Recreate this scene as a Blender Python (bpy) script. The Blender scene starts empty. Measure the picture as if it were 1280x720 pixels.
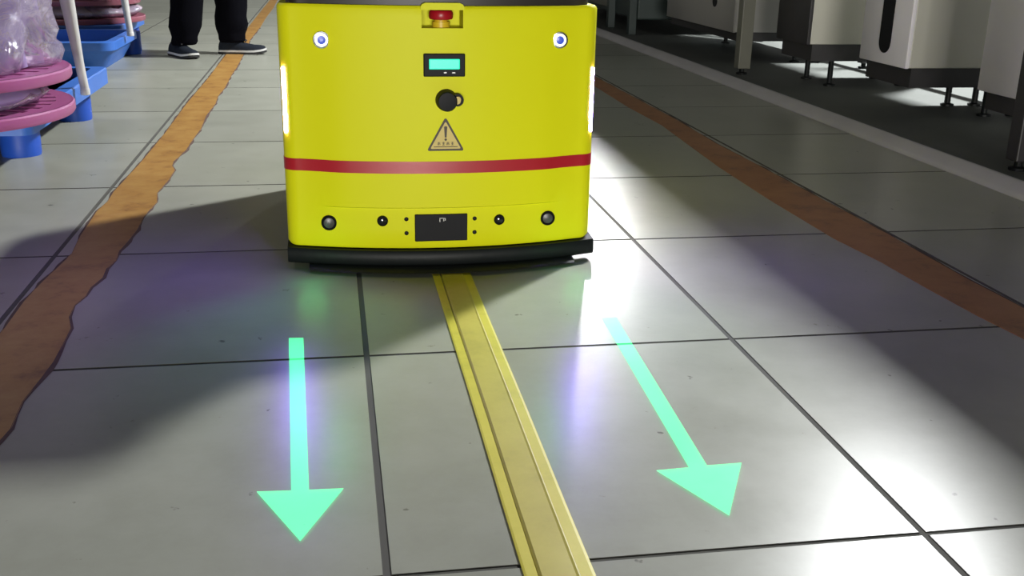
import bpy, bmesh, math, random
from mathutils import Vector, Matrix, noise

random.seed(7)
scene = bpy.context.scene
C = scene.collection
PI = math.pi

# ------------------------------------------------------------------ camera
cd = bpy.data.cameras.new('camera'); cam = bpy.data.objects.new('camera', cd); C.objects.link(cam)
scene.camera = cam
FPX, PITCH, ROLL, YAW = 1309.94, 0.326344, 0.01911, 0.172198
cd.sensor_fit = 'HORIZONTAL'; cd.sensor_width = 36.0; cd.lens = 36.0 * FPX / 1280.0
cd.clip_start = 0.02; cd.clip_end = 100
Fw = Vector((math.sin(YAW) * math.cos(PITCH), math.cos(YAW) * math.cos(PITCH), -math.sin(PITCH)))
R0 = Vector((math.cos(YAW), -math.sin(YAW), 0)); U0 = R0.cross(Fw)
Rt = math.cos(ROLL) * R0 + math.sin(ROLL) * U0
Up = -math.sin(ROLL) * R0 + math.cos(ROLL) * U0
M = Matrix((Rt, Up, -Fw)).transposed().to_4x4()
M.translation = Vector((0.5619, -0.9348, 0.6306))
cam.matrix_world = M

# ------------------------------------------------------------------ world, lamps, exposure
w = bpy.data.worlds.new('hall_ambient'); scene.world = w; w.use_nodes = True
bg = w.node_tree.nodes['Background']
bg.inputs[0].default_value = (0.90, 0.93, 1.0, 1); bg.inputs[1].default_value = 0.022

def area(name, loc, target, sx, sy, power, col=(1, 1, 1), spread=180):
    l = bpy.data.lights.new(name, 'AREA'); l.shape = 'RECTANGLE'; l.size = sx; l.size_y = sy
    l.energy = power; l.color = col; l.spread = math.radians(spread)
    o = bpy.data.objects.new(name, l); C.objects.link(o); o.location = loc
    d = Vector(target) - Vector(loc)
    o.rotation_euler = d.to_track_quat('-Z', 'Y').to_euler()
    return o
# row of ceiling lamps behind the machine row: key light, throws the shadows towards the front left
for ly, pw in ((4.3, 800), (12.4, 560)):
    area('ceiling_lamp_right_row', (4.05, ly, 3.6), (4.05, ly + 0.0001, 0), 0.30, 0.45, pw, (0.97, 0.985, 1.0))
# low, broad fill light added far behind the camera; its source is unseen
area('low_front_fill', (0.0, -8.5, 0.60), (0.7, 1.0, 0.35), 2.6, 1.1, 620, (1.0, 0.97, 0.92))
# row of ceiling lamps over the left side of the hall
area('ceiling_lamp_left', (-3.2, 4.6, 4.2), (-0.6, 4.2, 0), 1.2, 1.2, 38, (1.0, 0.98, 0.92))
scene.view_settings.view_transform = 'Standard'
try: scene.view_settings.look = 'None'
except Exception: pass
scene.view_settings.exposure = 0.0
scene.view_settings.gamma = 1.0
scene.view_settings.use_curve_mapping = False

# ------------------------------------------------------------------ helpers
MATS = {}
def mat(name, col, rough=0.5, metal=0.0, var=0.0, vscale=8.0, bump=0.0, bscale=60.0, spec=0.5, coat=0.0,
        emit=None, estr=0.0, alpha=1.0, trans=0.0, rvar=0.0):
    m = bpy.data.materials.new(name); m.use_nodes = True; nt = m.node_tree; n = nt.nodes
    b = n['Principled BSDF']
    b.inputs['Base Color'].default_value = (*col, 1); b.inputs['Roughness'].default_value = rough
    b.inputs['Metallic'].default_value = metal; b.inputs['Specular IOR Level'].default_value = spec
    b.inputs['Coat Weight'].default_value = coat; b.inputs['Alpha'].default_value = alpha
    b.inputs['Transmission Weight'].default_value = trans
    if emit:
        b.inputs['Emission Color'].default_value = (*emit, 1); b.inputs['Emission Strength'].default_value = estr
    tc = n.new('ShaderNodeTexCoord')
    if var > 0:
        no = n.new('ShaderNodeTexNoise'); no.inputs['Scale'].default_value = vscale; no.inputs['Detail'].default_value = 5
        nt.links.new(tc.outputs['Object'], no.inputs['Vector'])
        mx = n.new('ShaderNodeMixRGB'); mx.blend_type = 'MIX'
        mx.inputs[1].default_value = (*[c * (1 - var) for c in col], 1)
        mx.inputs[2].default_value = (*[min(1, c * (1 + var)) for c in col], 1)
        nt.links.new(no.outputs['Fac'], mx.inputs[0]); nt.links.new(mx.outputs[0], b.inputs['Base Color'])
        if rvar > 0:
            mr = n.new('ShaderNodeMapRange'); mr.inputs['To Min'].default_value = rough - rvar; mr.inputs['To Max'].default_value = rough + rvar
            nt.links.new(no.outputs['Fac'], mr.inputs['Value']); nt.links.new(mr.outputs[0], b.inputs['Roughness'])
    if bump > 0:
        nb = n.new('ShaderNodeTexNoise'); nb.inputs['Scale'].default_value = bscale; nb.inputs['Detail'].default_value = 3
        nt.links.new(tc.outputs['Object'], nb.inputs['Vector'])
        bp = n.new('ShaderNodeBump'); bp.inputs['Strength'].default_value = bump; bp.inputs['Distance'].default_value = 0.004
        nt.links.new(nb.outputs['Fac'], bp.inputs['Height']); nt.links.new(bp.outputs[0], b.inputs['Normal'])
    MATS[name] = m
    return m

class MB:
    """collects verts and faces of ONE mesh"""
    def __init__(s): s.v = []; s.f = []
    def add(s, vs, fs):
        o = len(s.v); s.v += [tuple(p) for p in vs]; s.f += [tuple(i + o for i in f) for f in fs]; return s
    def box(s, x0, x1, y0, y1, z0, z1):
        return s.add([(x0,y0,z0),(x1,y0,z0),(x1,y1,z0),(x0,y1,z0),(x0,y0,z1),(x1,y0,z1),(x1,y1,z1),(x0,y1,z1)],
                     [(0,3,2,1),(4,5,6,7),(0,1,5,4),(1,2,6,5),(2,3,7,6),(3,0,4,7)])
    def bbox(s, x0, x1, y0, y1, z0, z1, b=0.005, seg=2):
        bm = bmesh.new(); bmesh.ops.create_cube(bm, size=1)
        for v in bm.verts:
            v.co = Vector(((x0+x1)/2 + v.co.x*(x1-x0), (y0+y1)/2 + v.co.y*(y1-y0), (z0+z1)/2 + v.co.z*(z1-z0)))
        bmesh.ops.bevel(bm, geom=bm.edges[:], offset=b, segments=seg, affect='EDGES', profile=0.5)
        bm.verts.index_update()
        s.add([v.co[:] for v in bm.verts], [[v.index for v in f.verts] for f in bm.faces]); bm.free(); return s
    def loft(s, rings, cap=True, closed=True):
        o = len(s.v); n = len(rings[0])
        for r in rings: s.v += [tuple(p) for p in r]
        for k in range(len(rings) - 1):
            for i in range(n if closed else n - 1):
                a = o + k*n + i; b = o + k*n + (i+1) % n
                s.f.append((a, b, b + n, a + n))
        if cap and closed:
            s.f.append(tuple(o + i for i in reversed(range(n)))); s.f.append(tuple(o + (len(rings)-1)*n + i for i in range(n)))
        return s
    def lathe(s, prof, c=(0,0,0), axis='Z', n=24, cap=True):
        rings = []
        for (r, h) in prof:
            ring = []
            for i in range(n):
                a = 2*PI*i/n; p, q = r*math.cos(a), r*math.sin(a)
                if axis == 'Z': ring.append((c[0]+p, c[1]+q, c[2]+h))
                elif axis == 'Y': ring.append((c[0]+p, c[1]-h, c[2]+q))      # h points to -y (outwards to the front)
                else: ring.append((c[0]+h, c[1]+p, c[2]+q))
            rings.append(ring)
        return s.loft(rings, cap)
    def tube(s, pts, rads, n=10):
        rings = []
        for i, p in enumerate(pts):
            p = Vector(p); a = Vector(pts[max(i-1, 0)]); b = Vector(pts[min(i+1, len(pts)-1)])
            d = (b - a).normalized(); u = d.orthogonal().normalized() if i == 0 else (u0 - d*u0.dot(d)).normalized()
            u0 = u; v = d.cross(u); r = rads[i] if isinstance(rads, (list, tuple)) else rads
            rings.append([p + u*r*math.cos(2*PI*k/n) + v*r*math.sin(2*PI*k/n) for k in range(n)])
        return s.loft(rings)
    def prism(s, poly, h0, h1, plane='XY'):
        """extrude a polygon: XY -> along z, XZ -> along y (h0 nearer the viewer)"""
        n = len(poly)
        f = (lambda p, h: (p[0], p[1], h)) if plane == 'XY' else (lambda p, h: (p[0], h, p[1]))
        o = len(s.v)
        s.v += [f(p, h0) for p in poly] + [f(p, h1) for p in poly]
        s.f.append(tuple(o + i for i in reversed(range(n)))); s.f.append(tuple(o + n + i for i in range(n)))
        for i in range(n): s.f.append((o+i, o+(i+1) % n, o+n+(i+1) % n, o+n+i))
        return s
    def build(s, name, m, parent=None, smooth=False, angle=40, subsurf=0):
        me = bpy.data.meshes.new(name); me.from_pydata(s.v, [], s.f); me.validate()
        bm = bmesh.new(); bm.from_mesh(me); bmesh.ops.recalc_face_normals(bm, faces=bm.faces[:])
        if smooth:
            for f in bm.faces: f.smooth = True
            for e in bm.edges:
                if len(e.link_faces) == 2 and e.calc_face_angle(0) > math.radians(angle): e.smooth = False
        bm.to_mesh(me); bm.free()
        me.materials.append(m if not isinstance(m, str) else MATS[m])
        o = bpy.data.objects.new(name, me); C.objects.link(o)
        if parent: o.parent = parent
        if subsurf:
            md = o.modifiers.new('subdivision', 'SUBSURF'); md.levels = subsurf; md.render_levels = subsurf
        return o

def tag(o, label=None, cat=None, group=None, kind=None):
    if label: o['label'] = label
    if cat: o['category'] = cat
    if group: o['group'] = group
    if kind: o['kind'] = kind
    return o
def thing(name, label, cat, loc=(0,0,0), rz=0, group=None):
    o = bpy.data.objects.new(name, None); o.empty_display_size = 0.05; C.objects.link(o)
    o.location = loc; o.rotation_euler = (0, 0, rz)
    return tag(o, label, cat, group)
def copy_tree(o, parent=None):
    c = o.copy(); C.objects.link(c)
    if parent: c.parent = parent
    for ch in list(o.children): copy_tree(ch, c)
    return c

# ------------------------------------------------------------------ materials
mat('yellow_paint', (0.74, 0.735, 0.008), 0.45, var=0.02, vscale=3, spec=0.14)
mat('red_vinyl', (0.42, 0.012, 0.022), 0.35)
mat('black_plastic', (0.008, 0.008, 0.010), 0.5, var=0.2, spec=0.15)
mat('black_rubber', (0.007, 0.009, 0.009), 0.5, var=0.25, bump=0.1, spec=0.22)
mat('dark_deck', (0.022, 0.017, 0.011), 0.45, var=0.3)
mat('lens', (0.01, 0.01, 0.013), 0.12, coat=0.6)
mat('dull_lens', (0.055, 0.05, 0.048), 0.35)
mat('chrome', (0.55, 0.58, 0.62), 0.2, metal=1.0)
mat('led_white', (0.8, 0.8, 0.9), 0.3, emit=(0.85, 0.9, 1.0), estr=1.7)
mat('led_blue', (0.02, 0.03, 0.2), 0.3, emit=(0.04, 0.09, 0.55), estr=0.8)
mat('led_violet', (0.7, 0.65, 0.9), 0.3, emit=(0.26, 0.13, 1.0), estr=520)
mat('lcd', (0.02, 0.2, 0.15), 0.3, emit=(0.01, 1.0, 0.55), estr=0.95)
mat('estop_red', (0.40, 0.006, 0.016), 0.35)
mat('estop_yellow', (0.75, 0.52, 0.02), 0.4)
mat('sticker_tan', (0.62, 0.47, 0.12), 0.45, var=0.08, vscale=40)
mat('sticker_ink', (0.035, 0.020, 0.004), 0.5)
mat('steel', (0.30, 0.30, 0.29), 0.4, metal=0.8)
mat('blue_plastic', (0.016, 0.085, 0.50), 0.42, var=0.15, vscale=9, bump=0.06)
mat('blue_plastic_light', (0.045, 0.165, 0.58), 0.45, var=0.15, vscale=9, bump=0.06)
mat('pink_plastic', (0.40, 0.105, 0.27), 0.38, var=0.12, vscale=12, bump=0.05)
mat('rose_plastic', (0.30, 0.09, 0.13), 0.4, var=0.2, vscale=12)
mat('white_pole', (0.62, 0.61, 0.60), 0.4, var=0.05)
mat('bag_core', (0.36, 0.28, 0.50), 0.5, var=0.22, vscale=7)
mat('bag_core_grey', (0.42, 0.34, 0.40), 0.5, var=0.25, vscale=7)
mat('trouser', (0.003, 0.003, 0.005), 0.95, var=0.2, bump=0.2, bscale=200, spec=0.05)
mat('shirt', (0.03, 0.035, 0.05), 0.9, var=0.2)
mat('shoe_upper', (0.016, 0.020, 0.028), 0.8, var=0.3, vscale=60, spec=0.1)
mat('shoe_sole', (0.014, 0.014, 0.015), 0.6)
mat('shoe_white', (0.55, 0.55, 0.53), 0.5)
mat('skin', (0.45, 0.25, 0.17), 0.55)
mat('hair', (0.012, 0.01, 0.009), 0.5)
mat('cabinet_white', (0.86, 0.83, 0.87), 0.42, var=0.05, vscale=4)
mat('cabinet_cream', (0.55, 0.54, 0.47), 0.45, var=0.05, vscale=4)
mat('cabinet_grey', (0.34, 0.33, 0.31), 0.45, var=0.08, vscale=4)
mat('frame_dark', (0.030, 0.028, 0.030), 0.5, var=0.25)
mat('frame_olive', (0.14, 0.14, 0.11), 0.5, var=0.15)
mat('frame_teal', (0.03, 0.045, 0.042), 0.5, var=0.25)
mat('deck_grey', (0.30, 0.31, 0.30), 0.5, var=0.1)
mat('kerb_grey', (0.44, 0.43, 0.43), 0.5, var=0.18, vscale=5, bump=0.08)
mat('grout', (0.085, 0.083, 0.070), 0.9, var=0.3, vscale=6)
mat('wall_paint', (0.20, 0.20, 0.19), 0.8, var=0.1)
mat('load_grey', (0.06, 0.06, 0.065), 0.5, var=0.1)

def tile_material():
    m = bpy.data.materials.new('floor_tile'); m.use_nodes = True; nt = m.node_tree; n = nt.nodes; L = nt.links
    b = n['Principled BSDF']
    geo = n.new('ShaderNodeNewGeometry'); oi = n.new('ShaderNodeObjectInfo')
    n1 = n.new('ShaderNodeTexNoise'); n1.inputs['Scale'].default_value = 3.2; n1.inputs['Detail'].default_value = 6; n1.inputs['Roughness'].default_value = 0.6
    n2 = n.new('ShaderNodeTexNoise'); n2.inputs['Scale'].default_value = 9; n2.inputs['Detail'].default_value = 8; n2.inputs['Roughness'].default_value = 0.72
    n3 = n.new('ShaderNodeTexNoise'); n3.inputs['Scale'].default_value = 34; n3.inputs['Detail'].default_value = 3
    for q in (n1, n2, n3): L.new(geo.outputs['Position'], q.inputs['Vector'])
    r1 = n.new('ShaderNodeValToRGB')
    r1.color_ramp.elements[0].position = 0.30; r1.color_ramp.elements[0].color = (0.325, 0.335, 0.278, 1)
    r1.color_ramp.elements[1].position = 0.72; r1.color_ramp.elements[1].color = (0.375, 0.382, 0.322, 1)
    L.new(n1.outputs['Fac'], r1.inputs[0])
    # worn mottling
    r2 = n.new('ShaderNodeValToRGB')
    r2.color_ramp.elements[0].position = 0.33; r2.color_ramp.elements[0].color = (0.80, 0.79, 0.76, 1)
    r2.color_ramp.elements[1].position = 0.60; r2.color_ramp.elements[1].color = (1.04, 1.04, 1.04, 1)
    L.new(n2.outputs['Fac'], r2.inputs[0])
    mm = n.new('ShaderNodeMixRGB'); mm.blend_type = 'MULTIPLY'; mm.inputs[0].default_value = 0.38
    L.new(r1.outputs[0], mm.inputs[1]); L.new(r2.outputs[0], mm.inputs[2])
    # small dark specks and chips
    r3 = n.new('ShaderNodeValToRGB')
    r3.color_ramp.elements[0].position = 0.245; r3.color_ramp.elements[0].color = (0.30, 0.29, 0.28, 1)
    r3.color_ramp.elements[1].position = 0.285; r3.color_ramp.elements[1].color = (1, 1, 1, 1)
    L.new(n3.outputs['Fac'], r3.inputs[0])
    m3 = n.new('ShaderNodeMixRGB'); m3.blend_type = 'MULTIPLY'; m3.inputs[0].default_value = 0.9
    L.new(mm.outputs[0], m3.inputs[1]); L.new(r3.outputs[0], m3.inputs[2])
    # tile to tile tone
    mr = n.new('ShaderNodeMapRange'); mr.inputs['To Min'].default_value = 0.94; mr.inputs['To Max'].default_value = 1.05
    L.new(oi.outputs['Random'], mr.inputs['Value'])
    hv = n.new('ShaderNodeHueSaturation'); L.new(mr.outputs[0], hv.inputs['Value']); L.new(m3.outputs[0], hv.inputs['Color'])
    L.new(hv.outputs[0], b.inputs['Base Color'])
    rr = n.new('ShaderNodeMapRange'); rr.inputs['From Min'].default_value = 0.3; rr.inputs['From Max'].default_value = 0.7
    rr.inputs['To Min'].default_value = 0.27; rr.inputs['To Max'].default_value = 0.33
    L.new(n2.outputs['Fac'], rr.inputs['Value']); L.new(rr.outputs[0], b.inputs['Roughness'])
    bp = n.new('ShaderNodeBump'); bp.inputs['Strength'].default_value = 0.02; bp.inputs['Distance'].default_value = 0.001
    L.new(n2.outputs['Fac'], bp.inputs['Height']); L.new(bp.outputs[0], b.inputs['Normal'])
    b.inputs['Specular IOR Level'].default_value = 0.19
    MATS['tile'] = m
tile_material()

def tape_material(name, c0, c1, c2):
    m = bpy.data.materials.new(name); m.use_nodes = True; nt = m.node_tree; n = nt.nodes; L = nt.links
    b = n['Principled BSDF']; geo = n.new('ShaderNodeNewGeometry')
    n1 = n.new('ShaderNodeTexNoise'); n1.inputs['Scale'].default_value = 11; n1.inputs['Detail'].default_value = 7; n1.inputs['Roughness'].default_value = 0.7
    L.new(geo.outputs['Position'], n1.inputs['Vector'])
    r = n.new('ShaderNodeValToRGB'); e = r.color_ramp.elements
    e[0].position = 0.30; e[0].color = (*c0, 1); e[1].position = 0.68; e[1].color = (*c2, 1)
    x = e.new(0.46); x.color = (*c1, 1)
    L.new(n1.outputs['Fac'], r.inputs[0]); L.new(r.outputs[0], b.inputs['Base Color'])
    b.inputs['Roughness'].default_value = 0.5
    MATS[name] = m
tape_material('orange_tape', (0.20, 0.085, 0.028), (0.38, 0.195, 0.045), (0.45, 0.26, 0.07))
tape_material('orange_tape_worn', (0.17, 0.065, 0.03), (0.34, 0.14, 0.045), (0.40, 0.18, 0.06))
tape_material('yellow_tape', (0.43, 0.37, 0.05), (0.51, 0.44, 0.06), (0.56, 0.49, 0.075))
tape_material('yellow_tape_bright', (0.54, 0.48, 0.035), (0.63, 0.56, 0.045), (0.68, 0.60, 0.06))

def floor_grey_material():
    m = mat('machine_floor', (0.105, 0.112, 0.103), 0.6, var=0.25, vscale=2.5, bump=0.05, bscale=20, spec=0.2)
floor_grey_material()

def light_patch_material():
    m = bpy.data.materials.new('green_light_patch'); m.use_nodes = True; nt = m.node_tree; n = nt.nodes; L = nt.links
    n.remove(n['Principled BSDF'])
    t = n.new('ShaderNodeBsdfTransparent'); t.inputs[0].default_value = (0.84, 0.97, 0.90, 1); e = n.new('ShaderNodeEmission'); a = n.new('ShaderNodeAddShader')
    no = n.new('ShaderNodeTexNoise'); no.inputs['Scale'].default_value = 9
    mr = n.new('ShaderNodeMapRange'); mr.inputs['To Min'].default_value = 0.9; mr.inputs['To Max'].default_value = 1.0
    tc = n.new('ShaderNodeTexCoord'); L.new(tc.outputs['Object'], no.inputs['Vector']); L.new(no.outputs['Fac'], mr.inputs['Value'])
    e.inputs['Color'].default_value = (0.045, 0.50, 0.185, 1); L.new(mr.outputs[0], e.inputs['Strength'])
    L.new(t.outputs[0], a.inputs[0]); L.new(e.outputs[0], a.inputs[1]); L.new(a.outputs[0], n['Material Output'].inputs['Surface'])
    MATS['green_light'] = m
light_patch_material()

def film_material():
    m = bpy.data.materials.new('clear_film'); m.use_nodes = True; nt = m.node_tree; n = nt.nodes; L = nt.links
    n.remove(n['Principled BSDF'])
    t = n.new('ShaderNodeBsdfTransparent'); t.inputs[0].default_value = (0.93, 0.92, 0.95, 1)
    g = n.new('ShaderNodeBsdfGlossy'); g.inputs['Roughness'].default_value = 0.12; g.inputs[0].default_value = (0.95, 0.93, 1, 1)
    d = n.new('ShaderNodeBsdfDiffuse'); d.inputs[0].default_value = (0.60, 0.52, 0.66, 1)
    x1 = n.new('ShaderNodeMixShader'); x1.inputs[0].default_value = 0.5; L.new(g.outputs[0], x1.inputs[1]); L.new(d.outputs[0], x1.inputs[2])
    tc = n.new('ShaderNodeTexCoord'); nb = n.new('ShaderNodeTexNoise'); nb.inputs['Scale'].default_value = 11; nb.inputs['Detail'].default_value = 4; nb.inputs['Distortion'].default_value = 1.2
    L.new(tc.outputs['Object'], nb.inputs['Vector'])
    bp = n.new('ShaderNodeBump'); bp.inputs['Strength'].default_value = 0.9; bp.inputs['Distance'].default_value = 0.03
    L.new(nb.outputs['Fac'], bp.inputs['Height']); L.new(bp.outputs[0], g.inputs['Normal'])
    x2 = n.new('ShaderNodeMixShader')
    mr = n.new('ShaderNodeMapRange'); mr.inputs['From Min'].default_value = 0.35; mr.inputs['From Max'].default_value = 0.7
    mr.inputs['To Min'].default_value = 0.30; mr.inputs['To Max'].default_value = 0.75
    L.new(nb.outputs['Fac'], mr.inputs['Value']); L.new(mr.outputs[0], x2.inputs[0])
    L.new(t.outputs[0], x2.inputs[1]); L.new(x1.outputs[0], x2.inputs[2]); L.new(x2.outputs[0], n['Material Output'].inputs['Surface'])
    MATS['film'] = m
film_material()

# ------------------------------------------------------------------ the setting
T = 0.6; G = 0.0038                        # tile pitch, half joint
floor = tag(MB().box(-3.6, 2.36, -1.8, 18.0, -0.08, -0.0014).build('floor', 'grout'), kind='structure')
mfloor = tag(MB().box(2.36, 6.6, -1.8, 18.0, -0.08, 0.0).build('floor_machine_side', 'machine_floor'), kind='structure')
def tile_mesh(x0, x1):
    b = MB(); y0, y1 = G * 0.75, T - G * 0.75; c = 0.0009
    lo = [(x0,y0,-0.0030),(x1,y0,-0.0030),(x1,y1,-0.0030),(x0,y1,-0.0030)]
    mi = [(p[0],p[1],-0.0006) for p in lo]
    hi = [(x0+c,y0+c,0),(x1-c,y0+c,0),(x1-c,y1-c,0),(x0+c,y1-c,0)]
    return b.loft([lo, mi, hi])
def tile_obj(x0, x1):
    o = tile_mesh(x0, x1).build('tile', 'tile', floor); o.data.materials.append(MATS['grout'])
    for p_ in o.data.polygons:
        if p_.normal.z < 0.9: p_.material_index = 1        # joint filler runs up the tile edges
    return o
full = tile_obj(G, T - G)
edge = tile_obj(G, 0.51 - 0.002)
first = True; first_e = True
for j in range(-3, 30):
    for i in range(-5, 4):
        if i == 3:
            o = edge if first_e else edge.copy(); ne = first_e; first_e = False
        else:
            o = full if first else full.copy(); ne = first; first = False
        if not ne: C.objects.link(o)
        o.parent = floor; o.location = (i*T, j*T, random.uniform(-0.0002, 0.0))
        o.rotation_euler = (random.uniform(-.0003, .0003), random.uniform(-.0003, .0003), 0)
# low kerb between the aisle and the machine side
prof = [(2.310,-0.004),(2.310,0.006),(2.316,0.014),(2.338,0.034),(2.344,0.036),(2.352,0.036),(2.362,0.030),(2.364,-0.004)]
k = MB(); rings = []
for s_ in range(0, 56):
    y = -1.8 + s_ * 0.36
    rings.append([(p[0] + 0.004*noise.noise((y*1.3, 0, p[1]*20)), y, p[1]) for p in prof])
tag(k.loft(rings).build('trim_1', 'kerb_grey', smooth=True), kind='structure')
tag(MB().box(-3.6, 6.6, 18.0, 18.15, -0.08, 4.6).build('wall_back', 'wall_paint'), kind='structure')
tag(MB().box(6.6, 6.75, -1.8, 18.15, -0.08, 4.6).build('wall_right', 'wall_paint'), kind='structure')

# ------------------------------------------------------------------ floor markings
tr = [(0.087,9.6),(0.10,8.4),(0.094,7.3),(0.10,6.5),(0.092,5.622),(0.112,4.701),(0.118,4.3),(0.117,3.975),(0.124,3.6),(0.118,3.35),(0.127,3.163),(0.121,2.9),(0.131,2.629),(0.127,2.45),(0.127,2.272),(0.113,2.111),(0.116,2.05),(0.131,1.994),(0.131,1.866),(0.123,1.728),(0.136,1.633),(0.127,1.491),(0.131,1.38),(0.127,1.287),(0.122,1.22),(0.127,1.156),(0.119,1.10),(0.123,1.044),(0.113,0.987),(0.114,0.94),(0.105,0.892),(0.109,0.831),(0.124,0.776),(0.127,0.718),(0.130,0.631),(0.127,0.565),(0.122,0.488),(0.129,0.402),(0.121,0.33)]
tl = [(0.018,-0.2),(0.022,0.3),(0.013,0.6),(0.016,0.781),(0.012,0.92),(0.016,1.027),(0.022,1.10),(0.030,1.216),(0.018,1.35),(0.011,1.56),(0.018,1.65),(0.013,1.743),(0.022,2.1),(0.025,2.541),(0.018,3.2),(0.023,3.9),(0.018,4.702),(0.021,6.0),(0.018,7.5),(0.020,9.6)]
def strip(left, right, z, name, m, parent=None):
    poly = right + left[::1]
    b = MB().prism(poly, 0.0003, z)
    me = b.build(name, m, parent)
    return me
tr2 = tr + [(0.125,0.1),(0.12,-0.2)]
ta = thing('floor_tape', 'worn orange aisle marking tape with ragged edge left of the yellow robot', 'tape', (0.07, 0, 0))
def tape_pieces(left, right, parent, m, x0, seams):
    """tape laid in lengths; every length is a mesh of its own"""
    def interp(line, y):
        L_ = sorted(line, key=lambda p: p[1])
        for a, b in zip(L_, L_[1:]):
            if a[1] <= y <= b[1]:
                t = (y - a[1]) / max(1e-6, b[1] - a[1]); return a[0] + (b[0] - a[0]) * t
        return L_[0][0] if y < L_[0][1] else L_[-1][0]
    for ya, yb in zip(seams, seams[1:]):
        rs = [(interp(right, ya), ya)] + sorted([p for p in right if ya < p[1] < yb], key=lambda p: p[1]) + [(interp(right, yb), yb)]
        ls = [(interp(left, ya), ya)] + sorted([p for p in left if ya < p[1] < yb], key=lambda p: p[1]) + [(interp(left, yb), yb)]
        poly = [(p[0] - x0, p[1]) for p in rs] + [(p[0] - x0, p[1]) for p in reversed(ls)]
        MB().prism(poly, 0.0002, 0.0011).build('tape_length', m, parent)
tape_pieces(tl, tr2, ta, 'orange_tape', 0.07, [-0.15, 9.5])
tn = [(1.70,-0.6),(1.695,0.2),(1.693,0.539),(1.680,0.655),(1.672,0.802),(1.668,0.978),(1.65,1.16),(1.648,1.516),(1.657,1.898),(1.675,2.193),(1.70,2.6),(1.69,3.0),(1.70,3.6),(1.69,4.4),(1.70,5.5),(1.69,7.5),(1.7,9.6)]
tf = [(1.79,-0.6),(1.788,0.2),(1.79,0.704),(1.785,0.846),(1.788,1.021),(1.792,1.177),(1.79,1.356),(1.787,1.663),(1.783,2.0),(1.777,2.252),(1.79,2.706),(1.78,4.0),(1.79,5.5),(1.78,9.6)]
tb = thing('floor_tape', 'dull orange aisle marking tape along the kerb right of the yellow robot', 'tape', (1.74, 0, 0))
tape_pieces(tn, tf, tb, 'orange_tape_worn', 1.74, [-0.5, 9.5])
mat('tape_residue', (0.10, 0.058, 0.045), 0.8, var=0.4, vscale=30)
def residue(line, parent, x0, wdt, side, seed):
    L_ = sorted(line, key=lambda p: p[1]); P = []
    for a, b in zip(L_, L_[1:]):
        n_ = max(1, int((b[1] - a[1]) / 0.03))
        P += [(a[0] + (b[0]-a[0])*t/n_, a[1] + (b[1]-a[1])*t/n_) for t in range(n_)]
    lo = []; hi = []
    for x, y in P:
        q = noise.noise((x*9 + seed, y*14, 0.3)); ww = wdt * max(0.12, 0.55 + 1.1*q)
        lo.append((x - x0 - side*0.0012, y)); hi.append((x - x0 + side*ww, y))
    b = MB(); n_ = len(lo)
    b.v = [(x, y, 0.0013) for x, y in lo] + [(x, y, 0.0004) for x, y in hi]
    b.f = [(i, i+1, n_+i+1, n_+i) for i in range(n_ - 1)]
    b.build('residue_edge', 'tape_residue', parent)
residue([p for p in tr2 if p[1] < 6.6], ta, 0.07, 0.0065, 1, 1.0)
residue([p for p in tl if p[1] < 6.1], ta, 0.07, 0.0055, -1, 5.0)
residue([p for p in tf if p[1] < 5.6], tb, 1.74, 0.006, 1, 8.0)
# yellow guide strip under the robot: base tape with a raised cover
gs = thing('guide_strip', 'yellow raised guide strip on the floor running under the robot', 'strip', (0.7775, 0, 0))
def along(profile, y0, y1, step=0.12, wob=0.0015, seed=0):
    rings = []; n = int((y1 - y0) / step)
    for s_ in range(n + 1):
        y = y0 + (y1 - y0) * s_ / n; dx = wob * noise.noise((y*2.3, seed, 1.7)) - 0.0035*(1.0 - y) * (1 if y < 1 else 0)*0.5
        rings.append([(px + dx, y, pz) for px, pz in profile])
    return rings
MB().loft(along([(-0.0365,0.0002),(-0.0365,0.0022),(-0.034,0.0030),(-0.0225,0.0032),(-0.0225,0.0002)], -0.6, 6.0)).build('edge_band', 'yellow_tape_bright', gs)
MB().loft(along([(0.0215,0.0002),(0.0215,0.0032),(0.034,0.0030),(0.0375,0.0022),(0.0375,0.0002)], -0.6, 6.0)).build('edge_band', 'yellow_tape_bright', gs)
MB().loft(along([(-0.0208,0.0002),(-0.0208,0.0020),(-0.018,0.0044),(0.017,0.0046),(0.0195,0.0056),(0.0212,0.0050),(0.0212,0.0002)], -0.6, 6.0, seed=3)).build('cover_band', 'yellow_tape', gs)

# thin glowing sheets standing in for green light arrows on the floor
tag(MB().prism([(0.478,0.686),(0.501,0.684),(0.5175,0.187),(0.558,0.185),(0.510,0.077),(0.457,0.191),(0.497,0.188)], 0.0016, 0.0022).build('projected_arrow', 'green_light'),
    'green light arrow on the floor left of the yellow guide strip', 'light arrow', 'green light arrows')
tag(MB().prism([(1.008,0.717),(1.034,0.718),(1.009,0.182),(1.055,0.183),(0.994,0.064),(0.942,0.178),(0.985,0.180)], 0.0016, 0.0022).build('projected_arrow', 'green_light'),
    'green light arrow on the floor right of the yellow guide strip', 'light arrow', 'green light arrows')

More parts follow.
